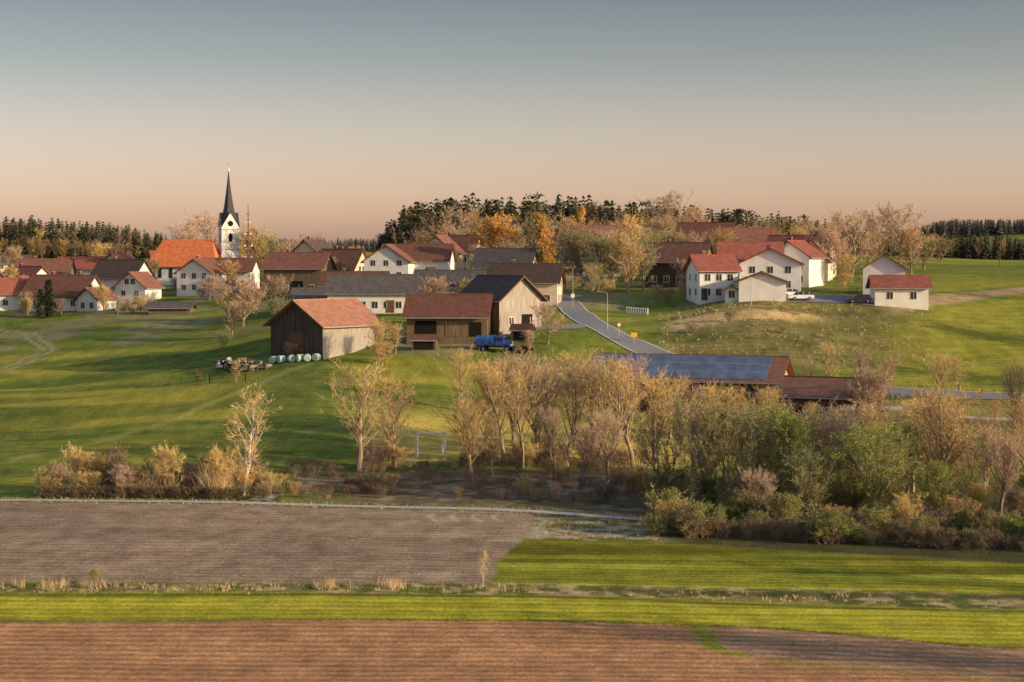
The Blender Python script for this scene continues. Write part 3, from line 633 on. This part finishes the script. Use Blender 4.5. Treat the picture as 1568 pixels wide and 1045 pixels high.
# ------------------------------------------------------------------ trees
def rv(s=1.0): return Vector((random.gauss(0,s),random.gauss(0,s),random.gauss(0,s)))
def limb(mb,p,d,L,r,n,seg,up,mi=0):
    pts=[p.copy()]; rad=[r]; d=d.copy()
    for k in range(seg):
        d=(d+Vector((0,0,up))+rv(.09)).normalized(); p=p+d*(L/seg); pts.append(p.copy()); rad.append(max(.008,r*(1-(k+1)/seg*.85)))
    mb.tube(pts,rad,n,mi); return pts
def along(pts,t):
    f=t*(len(pts)-1); i=min(int(f),len(pts)-2); return pts[i].lerp(pts[i+1],f-i),(pts[i+1]-pts[i]).normalized()
def tree(name,seed,kind,mats,H=10,R=3,hb=.22,n1=20,n2=6,n3=6,n4=4,ang=48,up=.12,bud=.3,bs=.08,tw=.024,twl=.75,trunk=.018,shape='ovoid',multi=0,droop=0):
    random.seed(seed); mb=MB(); stems=[]
    if multi:
        for k in range(multi):
            a=random.uniform(0,6.28); rr=random.uniform(0,R*.45); tilt=random.uniform(.05,.5)
            d=Vector((math.cos(a)*tilt,math.sin(a)*tilt,1)).normalized()
            stems.append((limb(mb,Vector((math.cos(a)*rr,math.sin(a)*rr,-.2)),d,H*random.uniform(.45,.9),H*trunk*.6,4,4,.05),R*.5))
    else:
        tp=limb(mb,Vector((0,0,-.4)),Vector((random.uniform(-.06,.06),random.uniform(-.06,.06),1)),H*.93,H*trunk,7,8,.06); stems.append((tp,R))
        if random.random()<.6 and shape!='narrow':
            pp,dd=along(tp,.2); stems.append((limb(mb,pp,(dd+Vector((random.uniform(-.4,.4),random.uniform(-.4,.4),0))).normalized(),H*.65,H*trunk*.65,6,6,.06),R*.8))
    for tp,RR in stems:
        m1=n1 if not multi else max(3,int(n1/multi))
        for i in range(m1):
            t=hb+(1-hb)*((i+random.random())/m1)*.97; p,d=along(tp,t); a=i*2.4+random.uniform(-.5,.5)
            s=(t-hb)/(1-hb)
            if shape=='ovoid': e=max(.12,math.sin(math.pi*min(1,(s*.86+.12)))**.75)
            elif shape=='round': e=max(.25,(1-s**2.2)**.5)
            else: e=max(.1,(1-s)**.7*(.4+.6*min(1,s*4)))
            A=math.radians(ang*(1-.45*s)+random.uniform(-10,10)); L=min(RR*e/math.sin(max(A,.35))*random.uniform(.75,1.15),(H*1.03-p.z)/max(.3,math.cos(A)))
            d1=Vector((math.cos(a)*math.sin(A),math.sin(a)*math.sin(A),math.cos(A)))
            b1=limb(mb,p,d1,L,max(.02,H*trunk*.42*(1-.6*s)),4,5,up)
            for j in range(n2):
                t2=.22+.78*(j+random.random())/n2; p2,dd=along(b1,min(t2,.99)); d2=(dd+rv(.5)+Vector((0,0,.15-droop))).normalized()
                L2=L*random.uniform(.28,.5)*(1.15-.5*t2); b2=limb(mb,p2,d2,L2,.016*H/10+.004,3,3,up*.6-droop)
                for k in range(n3):
                    p3,d3=along(b2,random.uniform(.1,.99)); dd3=(d3+rv(.4)+Vector((0,0,.1-droop))).normalized(); L3=random.uniform(.5,1)*twl*H/10
                    mb.blade(p3,dd3,L3*1.2,tw*1.2,1)
                    for q in range(n4):
                        tq=random.uniform(.15,1); pq=p3+dd3*L3*tq; dq=(dd3+rv(.4)).normalized(); lq=random.uniform(.4,.8)*twl
                        mb.blade(pq,dq,lq,tw,1)
                        if random.random()<bud: mb.blade(pq+dq*lq*random.random(),rv(1).normalized(),bs*1.3,bs,2)
    me=mb.mesh(name,mats); a=np.array(mb.v); me['H0']=float(np.percentile(a[:,2],99.7)); me['W0']=float(np.percentile(np.hypot(a[:,0],a[:,1]),93)*2.05)
    return me
V_={}
pk=[M['bark'],M['tw_pink'],M['bud_pink']]; og_=[M['bark_o'],M['tw_or'],M['bud_or']]; gy=[M['bark'],M['tw_grey'],M['bud_ol']]
V_['bare']=[tree('bare_tree_mesh',s,'b',pk,R=2.7,hb=.26,ang=34,n1=19,n3=5,tw=.024,bud=.2,trunk=.024) for s in (1,2,3)]+[tree('bare_tree_mesh',s,'b',og_,R=2.6,hb=.28,ang=32,n1=19,n3=5,tw=.024,bud=.25,trunk=.024) for s in (4,5,51)]
V_['gold_bare']=[tree('bare_tree_mesh',s,'b',og_,R=3.1,hb=.2,ang=42,n1=22,n3=5,bud=.35,tw=.025,trunk=.024) for s in (6,7)]
V_['vbare']=[tree('bare_tree_mesh',s,'b',mm,R=3.4,hb=.15,ang=44,n1=20,n3=5,n4=4,bud=.4,bs=.12,tw=.05,shape=sh,trunk=.024) for s,mm,sh in ((41,pk,'ovoid'),(42,pk,'round'),(43,og_,'ovoid'),(44,[M['bark'],M['tw_pink'],M['bud_or']],'ovoid'),(45,gy,'ovoid'))]
V_['wide']=[tree('wide_tree_mesh',s,'b',[M['bark'],M['tw_pink'],M['bud_pink']],R=4.4,hb=.2,ang=60,shape='round',n1=24,n2=6,n4=4,tw=.045,bud=.3,bs=.11,trunk=.026) for s in (8,9)]
V_['birch']=[tree('birch_mesh',10,'b',[M['bark_b'],M['tw_or'],M['bud_or']],R=2.0,hb=.22,ang=40,n1=18,n2=5,n3=5,n4=4,bud=.4,droop=.08,trunk=.017)]
V_['green']=[tree('budding_tree_mesh',s,'b',[M['bark'],M['tw_grey'],M['bud_gr']],R=3.3,hb=.14,ang=42,n1=20,n3=5,bud=.8,bs=.15) for s in (11,12)]
V_['olive']=[tree('budding_tree_mesh',s,'b',gy,R=3.3,hb=.14,ang=42,n1=20,n3=5,bud=.5,bs=.12,tw=.028) for s in (13,14)]
V_['larch']=[tree('larch_mesh',s,'b',[M['bark_o'],M['tw_or'],M['bud_gold']],R=2.4,hb=.15,ang=60,n1=28,n2=7,n3=6,n4=4,bud=.55,bs=.2,tw=.05,shape='narrow') for s in (15,)]
V_['goldleaf']=[tree('golden_tree_mesh',16,'b',[M['bark_o'],M['tw_or'],M['bud_gold']],R=4.2,hb=.15,ang=55,n1=24,n2=7,n3=6,n4=4,bud=.65,bs=.22,tw=.05,shape='round')]
V_['bush']=[tree('shrub_mesh',s,'b',mm,H=4,R=2.4,multi=10,n1=40,n2=4,n3=5,n4=4,hb=.15,tw=.03,twl=.8,bud=.3,bs=.08,ang=30) for s,mm in ((17,og_),(18,pk),(19,og_))]
V_['sbush']=[tree('scrub_mesh',s,'b',[M['bark'],M['tw_scrub'],M['bud_ol']],H=4,R=2.8,multi=9,n1=30,n2=4,n3=5,n4=4,hb=.1,tw=.03,twl=.8,bud=.12,bs=.08,ang=34) for s in (61,62,63)]
V_['gbush']=[tree('green_shrub_mesh',s,'b',mm,H=4,R=2.4,multi=10,n1=40,n2=4,n3=5,n4=4,hb=.1,tw=.03,twl=.8,bud=.7,bs=.14,ang=32) for s,mm in ((20,[M['bark'],M['tw_grey'],M['bud_gr']]),(21,gy))]
V_['dbush']=[tree('bramble_mesh',s,'b',[M['bark_d'],M['bark_d'],M['bud_ol']],H=3,R=2.6,multi=10,n1=36,n2=4,n3=5,n4=4,hb=.05,tw=.03,twl=.9,bud=.15,bs=.09,ang=40) for s in (22,23)]
def conifer(seed,H=12,R=2.6,nl=24,nb=9):
    random.seed(seed); mb=MB(); mb.tube([Vector((0,0,-.5)),Vector((0,0,H*.5)),Vector((0,0,H))],[.2,.12,.02],6,0)
    for i in range(nl):
        z=H*(.08+.9*i/nl); r=R*(1-z/H)**.8*random.uniform(.8,1.1)+.15
        for k in range(nb):
            a=random.uniform(0,6.28); rr=r*random.uniform(.65,1.15); d=Vector((math.cos(a),math.sin(a),-.18-.2*(1-z/H)))
            o=Vector((0,0,z+random.uniform(-.2,.2)))
            for q in range(9):
                t=(q+.5)/9; p=o+d*rr*t; s=Vector((-math.sin(a),math.cos(a),0))*random.choice((-1,1))
                mb.blade(p,(s*.8+d*.7+Vector((0,0,random.uniform(-.4,.2)))).normalized(),.75*(1.15-t*.6)*random.uniform(.7,1.2),.34,1)
    me=mb.mesh('conifer_mesh',[M['bark'],M['needle']]); me['H0']=float(H); me['W0']=R*2.0; return me
V_['conifer']=[conifer(30),conifer(31)]
NM={'bare':'bare_tree','vbare':'bare_tree','gold_bare':'bare_tree','wide':'bare_tree','birch':'birch_tree','green':'budding_tree','olive':'budding_tree','larch':'larch_tree','goldleaf':'golden_tree','bush':'shrub','sbush':'scrub_bush','gbush':'green_shrub','dbush':'bramble_bush','conifer':'spruce_tree'}
random.seed(99)
def T_(kind,u,y,hpx,wpx=None):
    if kind in('bare','gold_bare') and y>300: kind='vbare'
    me=random.choice(V_[kind]); sz=hpx*y/F/me['H0']; sx=(wpx*y/F/me['W0']) if wpx else sz
    sx=max(sz*.6,min(sz*1.4,sx))
    p=P(u,y); return obj(NM[kind],me,(p[0],p[1],p[2]-.05),random.uniform(0,6.28),scale=(sx,sx,sz))
# valley row
T_('birch',370,182,172,75)
for a in (('gold_bare',550,202,172,115),('gold_bare',603,205,146,85),('bare',583,210,105,60),('bare',724,193,140,80),('gold_bare',708,245,100,60),
 ('bare',772,205,168,95),('bare',800,202,160,85),('bare',822,207,176,98),('bare',868,205,172,100),('bare',845,215,155,85),('bare',918,205,165,90),('bare',905,218,155,90),('bare',970,203,178,115),('bare',945,212,162,90),
 ('gold_bare',745,215,145,75),('bare',1003,208,150,90),('bare',1045,215,118,80),('bare',1085,224,95,80),('bare',1125,226,90,80),('bare',1180,226,85,70),('bare',890,192,100,60),('bare',785,220,150,80),('gold_bare',880,222,150,80),('bare',1025,222,110,70),('bare',930,195,120,60),('bare',755,196,90,60),('bare',850,196,115,60)): T_(*a)
# right-hand thicket
for a in (('olive',1065,172,190,135),('olive',1035,180,150,110),('olive',1110,172,176,120),('olive',1150,178,165,110),('green',1215,172,165,120),('green',1185,182,150,110),('bare',1270,176,170,100),('olive',1255,165,120,100),
 ('green',1345,166,155,125),('olive',1310,178,145,100),('green',1395,180,135,100),('gold_bare',1445,172,205,135),('gold_bare',1425,186,155,100),('green',1440,163,105,90),('olive',1490,176,120,100),('bare',1535,168,140,110),('gold_bare',1580,176,190,120),('bare',1640,170,190,120),('bare',1165,164,95,80),('green',1240,182,135,100),('olive',1370,170,125,90),('bare',1090,184,150,90),('green',1290,168,110,90),('bare',1510,184,120,90),('gold_bare',1400,190,145,90),('bare',1300,190,140,90),('bare',1200,190,135,90),('bare',1340,188,140,90)): T_(*a)
# behind, by the solar barn
for a in (('bare',1150,236,78,60),('wide',1325,235,105,85),('bare',1350,252,85,70),('bare',1238,226,60,60),('bare',1290,226,60,60),('bare',1450,255,80,70),('bare',1478,258,72,60),('wide',1420,235,70,80),('bare',1395,226,75,60),('bare',1560,240,100,80),('bare',1520,230,65,60),('gold_bare',1360,222,60,50),('bare',1272,264,80,60),('bare',1035,240,60,50),('bare',1600,250,110,90),('bare',1310,258,85,60),('bare',1560,225,70,80),('bare',1490,222,60,70),('bare',1240,262,60,50),('bare',1430,260,70,60)): T_(*a)
for u in range(1150,1600,24): T_('bush',u+random.uniform(-8,8),random.uniform(208,226),random.uniform(22,40),60)
# left hedge
for u in range(78,425,12):
    T_(random.choice(['bush','bush','bush','sbush']),u+random.uniform(-8,8),random.uniform(179,186),random.uniform(38,84)*(.7 if u<110 or u>390 else 1),random.uniform(45,70))
for u in range(60,430,24): T_('dbush',u,178,22,50)
# scrub below row
for k in range(125):
    u=random.uniform(430,1010); y=random.uniform(179,206); T_(random.choice(['sbush','sbush','sbush','dbush','bush']),u,y,random.uniform(12,36)*(.5 if 600<u<710 else 1)*(.6 if u<540 else 1),random.uniform(30,60))
for k in range(34):
    u=random.uniform(560,1000)
    if 612<u<706: continue
    T_('bush',u,random.uniform(203,211),random.uniform(24,46),45)
for k in range(85):
    u=random.uniform(1000,1640); y=random.uniform(155,184)-6*(u-1000)/640; 
    T_(random.choice(['sbush','gbush','gbush','bush']),u,y,random.uniform(26,62),random.uniform(50,75))
for u in range(1000,1660,16): T_('dbush' if random.random()<.5 else 'sbush',u+random.uniform(-6,6),(158-9*(u-1000)/568)+random.uniform(-1,1.5),random.uniform(16,40),random.uniform(45,70))
# farm / slope
for a in (('gold_bare',580,272,66,50),('gold_bare',605,276,50,40),('wide',838,283,66,62),('bare',812,277,40,30),('gold_bare',360,262,36,30),('bush',590,270,36,60),('bare',430,315,50,40),('olive',340,300,30,40),
 ('bare',372,330,75,80),('bare',355,318,55,55),('wide',320,395,40,60),('bare',430,345,60,50),('wide',660,322,62,85),('bare',722,318,60,55),('bare',708,330,45,40),('bush',450,279,25,50),('bush',1120,296,18,40),('bush',1060,292,16,40),('sbush',1200,290,14,40)): T_(*a)
# village trees
vt=[('conifer',75,372,62,38),('conifer',62,376,44,26),('bare',40,385,34,30),('bare',158,378,42,36),('bare',180,372,32,40),('bush',205,372,16,40),
('wide',290,470,95,65),('wide',320,478,105,75),('bare',272,475,70,45),('bare',395,450,90,50),('bare',410,455,75,40),('bare',430,470,60,50),('bare',455,475,60,40),('wide',485,480,66,60),('bare',330,440,45,40),('bare',20,400,40,40),
('bare',545,470,50,40),('wide',705,480,100,90),('goldleaf',762,440,98,64),('wide',690,470,75,60),('bare',640,480,65,60),('larch',845,395,112,46),('larch',876,470,95,34),('bare',868,378,90,60),('bare',893,372,95,65),('bare',915,365,88,60),
('bare',940,370,85,65),('bare',962,360,92,62),('bare',985,365,85,60),('bare',905,345,50,50),('green',905,350,50,40),('bare',1005,400,78,60),('bare',1030,410,75,55),('bare',1012,430,88,60),('bare',1062,400,74,50),('bare',1100,405,74,55),
('bare',830,430,100,55),('bare',800,440,80,60),('bare',735,425,60,50),('bare',925,400,85,60),('bare',880,420,90,60),('bare',970,420,95,60),('bare',1045,360,50,50),
('wide',1302,385,105,88),('wide',1270,372,88,65),('bare',1290,350,50,50),('wide',1375,400,108,90),('wide',1345,410,95,75),('bare',1395,395,75,60),('bare',1415,420,55,50),('bare',1330,390,80,60),('bush',1290,340,26,40),('bare',1440,470,40,40),
('conifer',1255,430,60,30),('bare',1060,470,92,60),('wide',1022,520,100,80),('bare',620,350,24,30),('bush',925,340,30,60),('bush',1000,335,25,50),('bush',870,360,30,50),('bush',1020,328,24,50),
('goldleaf',560,500,30,40),('bare',590,420,34,40),('gbush',745,380,40,40),('gbush',720,390,40,50)]
for a in vt: T_(*a)
for k in range(42):
    u=random.uniform(760,1260); T_(random.choice(['bare','bare','wide','bare']),u,random.uniform(400,510),random.uniform(46,70),random.uniform(40,60))
for k in range(34):
    u=random.uniform(-20,760); y=random.choice((random.uniform(432,446),random.uniform(488,520),random.uniform(410,418))); T_('bare',u,y,random.uniform(32,52),random.uniform(34,50))
for k in range(14):
    u=random.uniform(0,240); T_('bare',u,random.uniform(374,384),random.uniform(16,28),26)
for k in range(40):
    u=random.uniform(10,560); T_('bush',u,random.uniform(385,430),random.uniform(12,24),40)
for k in range(12):
    u=random.uniform(1020,1400); T_('bush',u,random.uniform(334,350),random.uniform(12,22),30)
# trees off to the right that throw the long evening shadows across the fields
for k,(x,y) in enumerate(((60,92),(75,118),(82,150),(70,205),(88,232),(98,262),(110,285),(128,320))):
    obj('bare_tree',V_['wide'][k%2],(x,y,float(hgt(x,y))),k,scale=(1.2,1.2,1.3))
# ------------------------------------------------------------------ forests
def lod_con(seed):
    random.seed(seed); mb=MB(); mb.blade(Vector((0,0,0)),Vector((0,0,1)),1,.03,0)
    for i in range(14):
        z=.12+.86*i/14; r=.17*(1-z)**.75+.012
        for k in range(8):
            a=random.uniform(0,6.28); rr=r*random.uniform(.7,1.2); d=Vector((math.cos(a),math.sin(a),random.uniform(-.7,-.1))).normalized()
            s=Vector((-math.sin(a),math.cos(a),0))*.032*(1.3-z); o=Vector((0,0,z)); i0=len(mb.v)
            mb.v+= [tuple(o+s*.4+Vector((0,0,.03))),tuple(o+d*rr-s),tuple(o+d*rr+s*1.4)]; mb.f.append((i0,i0+1,i0+2)); mb.m.append(0)
    return mb
def lod_pine(seed):
    random.seed(seed); mb=MB(); mb.blade(Vector((0,0,0)),Vector((0,0,1)),.95,.035,1)
    for c in range(10):
        cz=random.uniform(.45,.95); a=random.uniform(0,6.28); r=random.uniform(.02,.15)*(1.3-cz); cc=Vector((math.cos(a)*r,math.sin(a)*r,cz))
        for k in range(24): mb.blade(cc+Vector((random.gauss(0,.045),random.gauss(0,.045),random.gauss(0,.02))),rv().normalized(),.045,.035,0)
    return mb
def lod_dec(seed):
    random.seed(seed); mb=MB(); mb.blade(Vector((0,0,0)),Vector((random.uniform(-.1,.1),0,1)),.9,.035,0)
    for k in range(28):
        z=random.uniform(.15,.75); a=random.uniform(0,6.28); d=Vector((math.cos(a)*.6,math.sin(a)*.6,1)).normalized(); L=random.uniform(.2,.38)*(1.15-z*.5)
        o=Vector((0,0,z)); mb.blade(o,d,L,.014,0)
        for q in range(11): mb.blade(o+d*L*random.uniform(.2,1),(d+rv(.5)).normalized(),random.uniform(.07,.14),.018,0)
    return mb
def forest(name,items,mats):
    Vs=[];Fs=[];Ms=[];b=0
    for (tm,x,y,z,h,wf,a,mo) in items:
        v,f,m=tm; c,s=math.cos(a),math.sin(a); q=np.empty_like(v); q[:,0]=(v[:,0]*c-v[:,1]*s)*h*wf+x; q[:,1]=(v[:,0]*s+v[:,1]*c)*h*wf+y; q[:,2]=v[:,2]*h+z-.3
        Vs.append(q); Fs.append(f+b); Ms.append(np.full(len(f),mo,np.int32)); b+=len(v)
    Vv=np.concatenate(Vs); Ff=np.concatenate(Fs).astype(np.int32); Mm=np.concatenate(Ms)
    me=bpy.data.meshes.new(name); me.vertices.add(len(Vv)); me.vertices.foreach_set('co',Vv.ravel()); me.loops.add(Ff.size); me.loops.foreach_set('vertex_index',Ff.ravel())
    me.polygons.add(len(Ff)); me.polygons.foreach_set('loop_start',np.arange(0,Ff.size,3,dtype=np.int32)); me.polygons.foreach_set('loop_total',np.full(len(Ff),3,dtype=np.int32))
    for m in mats: me.materials.append(m)
    me.update(); me.polygons.foreach_set('material_index',Mm); me.update(); obj(name,me)
def arr(mb): return (np.array(mb.v),np.array(mb.f),None)
CN=[arr(lod_con(s)) for s in (1,2,3,4)]; PN=[arr(lod_pine(s)) for s in (1,2,3)]; DN=[arr(lod_dec(s)) for s in (1,2,3,4)]
random.seed(5)
def scatter(n_,u0,u1,y0,y1,topf,pc,pp=0.0,var=.18,mcon=0,wf=1.0,org=.4):
    out=[]
    for k in range(n_):
        u=random.uniform(u0,u1); y=random.uniform(y0,y1); x=(u-784)/F*y; z=float(hgt(x,y))
        H=(CZ-(topf(u)-400)/F*y)-z; H=max(4,H)*random.uniform(1-var,1.03)
        r=random.random()
        if r<pp: out.append((random.choice(PN),x,y,z,H,1.2,random.uniform(0,6.3),mcon))
        elif r<pp+pc: out.append((random.choice(CN),x,y,z,H*random.uniform(.9,1.03),random.uniform(.85,1.15)*wf,random.uniform(0,6.3),mcon))
        else: out.append((random.choice(DN),x,y,z,H*.88,random.uniform(.9,1.3),random.uniform(0,6.3),2 if random.random()<org else 1))
    return out
mats=[M['f_con'],M['f_brn'],M['f_org'],M['f_far']]
tl=lambda u: np.interp(u,[-100,0,50,150,200,240,265],[328,328,329,337,341,350,364])+random.uniform(-3,4)
forest('forest_left',scatter(430,-260,255,640,760,tl,.8,wf=1.2)+scatter(130,-200,255,622,642,lambda u:tl(u)+24,.1),mats)
tc_=lambda u: np.interp(u,[575,595,620,640,700,780,900,940,1000,1050,1150,1250,1330,1430],[352,332,309,301,294,297,297,305,301,307,315,332,340,352])+random.uniform(-5,8)
forest('forest_hill',scatter(420,590,1260,545,620,tc_,.82,.05,wf=1.2)+scatter(230,640,1300,515,545,lambda u:tc_(u)+20,.12,.02)+scatter(60,580,700,500,540,lambda u:tc_(u)+14,.35,.35)+scatter(180,1180,1440,560,650,tc_,.5),mats)
tr=lambda u: np.interp(u,[1390,1430,1500,1568,1800],[366,353,355,360,358])+random.uniform(-3,3)
forest('forest_right',scatter(380,1395,1900,600,680,tr,.95,wf=1.2),mats)
far=lambda u: np.interp(u,[-600,0,560,700,1380,1440,1500,1568,2200],[366,366,364,366,352,335,334,334,338])+random.uniform(-1.5,1.5)
forest('forest_distant',scatter(1900,-200,1700,1380,1600,far,1.0,0,.1,3,1.6),mats)
# ------------------------------------------------------------------ grasses along the margins
random.seed(12)
mb=MB()
def tuft(x,y,h,n_,mi,w=.05):
    z=float(hgt(x,y))
    for k in range(n_):
        d=Vector((random.gauss(0,.35),random.gauss(0,.35),1)).normalized(); mb.blade(Vector((x+random.gauss(0,.15),y+random.gauss(0,.15),z-.03)),d,h*random.uniform(.5,1.2),w,mi)
for k in range(900):
    u=random.uniform(-100,1700); y=np.interp(u,[784,1568],[128.4,124.5])+random.gauss(0,1.0)
    if u>820 and random.random()<.75: continue
    cl=float(vnoise(u,0,35,3)); tuft((u-784)/F*y,y,random.uniform(.15,.3)+.28*cl,9,0 if random.random()<.2+.45*cl else 1)
for k in range(60):
    u=random.choice((500,590,600,505,15,80,140))+random.gauss(0,10); tuft((u-784)/F*128.5,128.5+random.gauss(0,.5),random.uniform(.6,1.05),12,0)
for k in range(300):
    u=random.uniform(820,1010); y=random.uniform(154,165); tuft((u-784)/F*y,y,random.uniform(.2,.45),7,random.choice((0,1)))
for k in range(1400):
    u=random.uniform(-100,1700); y=float(np.interp(u,[-400,0,400,784,990,1300,1568,2200],[176,175.6,174,171,168,167.5,170.6,172]))+random.choice((-1.5,1.6))+random.gauss(0,.3); tuft((u-784)/F*y,y,random.uniform(.15,.4),6,1 if random.random()<.6 else 0)
for k in range(600):
    u=random.uniform(-100,1700); y=116.7-.6*sm(850,1100,u)-6.2*sm(1080,1568,u)+random.gauss(0,.15); tuft((u-784)/F*y,float(y),random.uniform(.1,.25),6,1)
for k in range(260):
    u=random.uniform(550,1000); y=random.uniform(205,212); tuft((u-784)/F*y,y,random.uniform(.3,.7),8,0)
for k in range(500):
    u=random.uniform(1010,1420); y=random.uniform(279,312); tuft((u-784)/F*y,y,random.uniform(.3,.7),6,0,.09)
for k in range(160):
    u=random.gauss(325,7); y=179.5+random.gauss(0,.5); tuft((u-784)/F*y,y,random.uniform(2.2,4.2),8,0)
obj('grass_tufts',mb.mesh('grass_tufts',[M['dry'],M['gtuft']]))
T_('birch',739,129,62,20); T_('gbush',140,130,26,14)
# ------------------------------------------------------------------ light, sky, camera
AZ=112; EL=14
sd=Vector((math.sin(math.radians(AZ))*math.cos(math.radians(EL)),math.cos(math.radians(AZ))*math.cos(math.radians(EL)),math.sin(math.radians(EL))))
L_=bpy.data.lights.new('sun','SUN'); L_.energy=5.0; L_.angle=math.radians(.5); L_.color=(1,.77,.46)
so=bpy.data.objects.new('sun',L_); S.collection.objects.link(so); so.rotation_euler=(-sd).to_track_quat('-Z','Y').to_euler()
W=bpy.data.worlds.new('World'); S.world=W; W.use_nodes=True; n=W.node_tree.nodes; l=W.node_tree.links
sk=n.new('ShaderNodeTexSky'); sk.sky_type='NISHITA'; sk.sun_disc=False; sk.sun_elevation=math.radians(EL); sk.sun_rotation=math.radians(AZ); sk.air_density=1.0; sk.dust_density=2.5; sk.ozone_density=1.0; sk.altitude=500
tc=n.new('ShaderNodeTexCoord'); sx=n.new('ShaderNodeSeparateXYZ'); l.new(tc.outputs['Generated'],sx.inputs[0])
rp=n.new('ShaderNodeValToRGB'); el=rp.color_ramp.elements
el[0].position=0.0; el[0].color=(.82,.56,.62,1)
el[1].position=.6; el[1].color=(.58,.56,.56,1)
for p_,c_ in ((.035,(.75,.52,.53,1)),(.077,(.59,.45,.435,1)),(.115,(.41,.345,.325,1)),(.16,(.285,.243,.24,1)),(.3,(.45,.42,.42,1))):  # ramp rises again overhead, out of frame, to lift ambient light
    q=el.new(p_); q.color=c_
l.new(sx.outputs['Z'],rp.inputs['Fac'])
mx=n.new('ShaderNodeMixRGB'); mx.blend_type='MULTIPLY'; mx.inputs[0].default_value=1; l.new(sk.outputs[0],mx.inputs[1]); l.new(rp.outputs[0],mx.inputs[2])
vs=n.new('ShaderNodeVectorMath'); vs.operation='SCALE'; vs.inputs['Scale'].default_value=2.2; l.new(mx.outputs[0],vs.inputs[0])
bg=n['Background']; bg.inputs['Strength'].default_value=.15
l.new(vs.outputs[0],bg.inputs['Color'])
cam=bpy.data.cameras.new('camera'); co=bpy.data.objects.new('camera',cam); S.collection.objects.link(co); co.location=(0,0,CZ)
cam.lens=60; cam.sensor_width=36; cam.clip_end=12000; cam.clip_start=.5
co.rotation_euler=(math.radians(90-2.684),0,0); S.camera=co
S.view_settings.view_transform='Standard'; S.view_settings.look='None'; S.view_settings.exposure=0
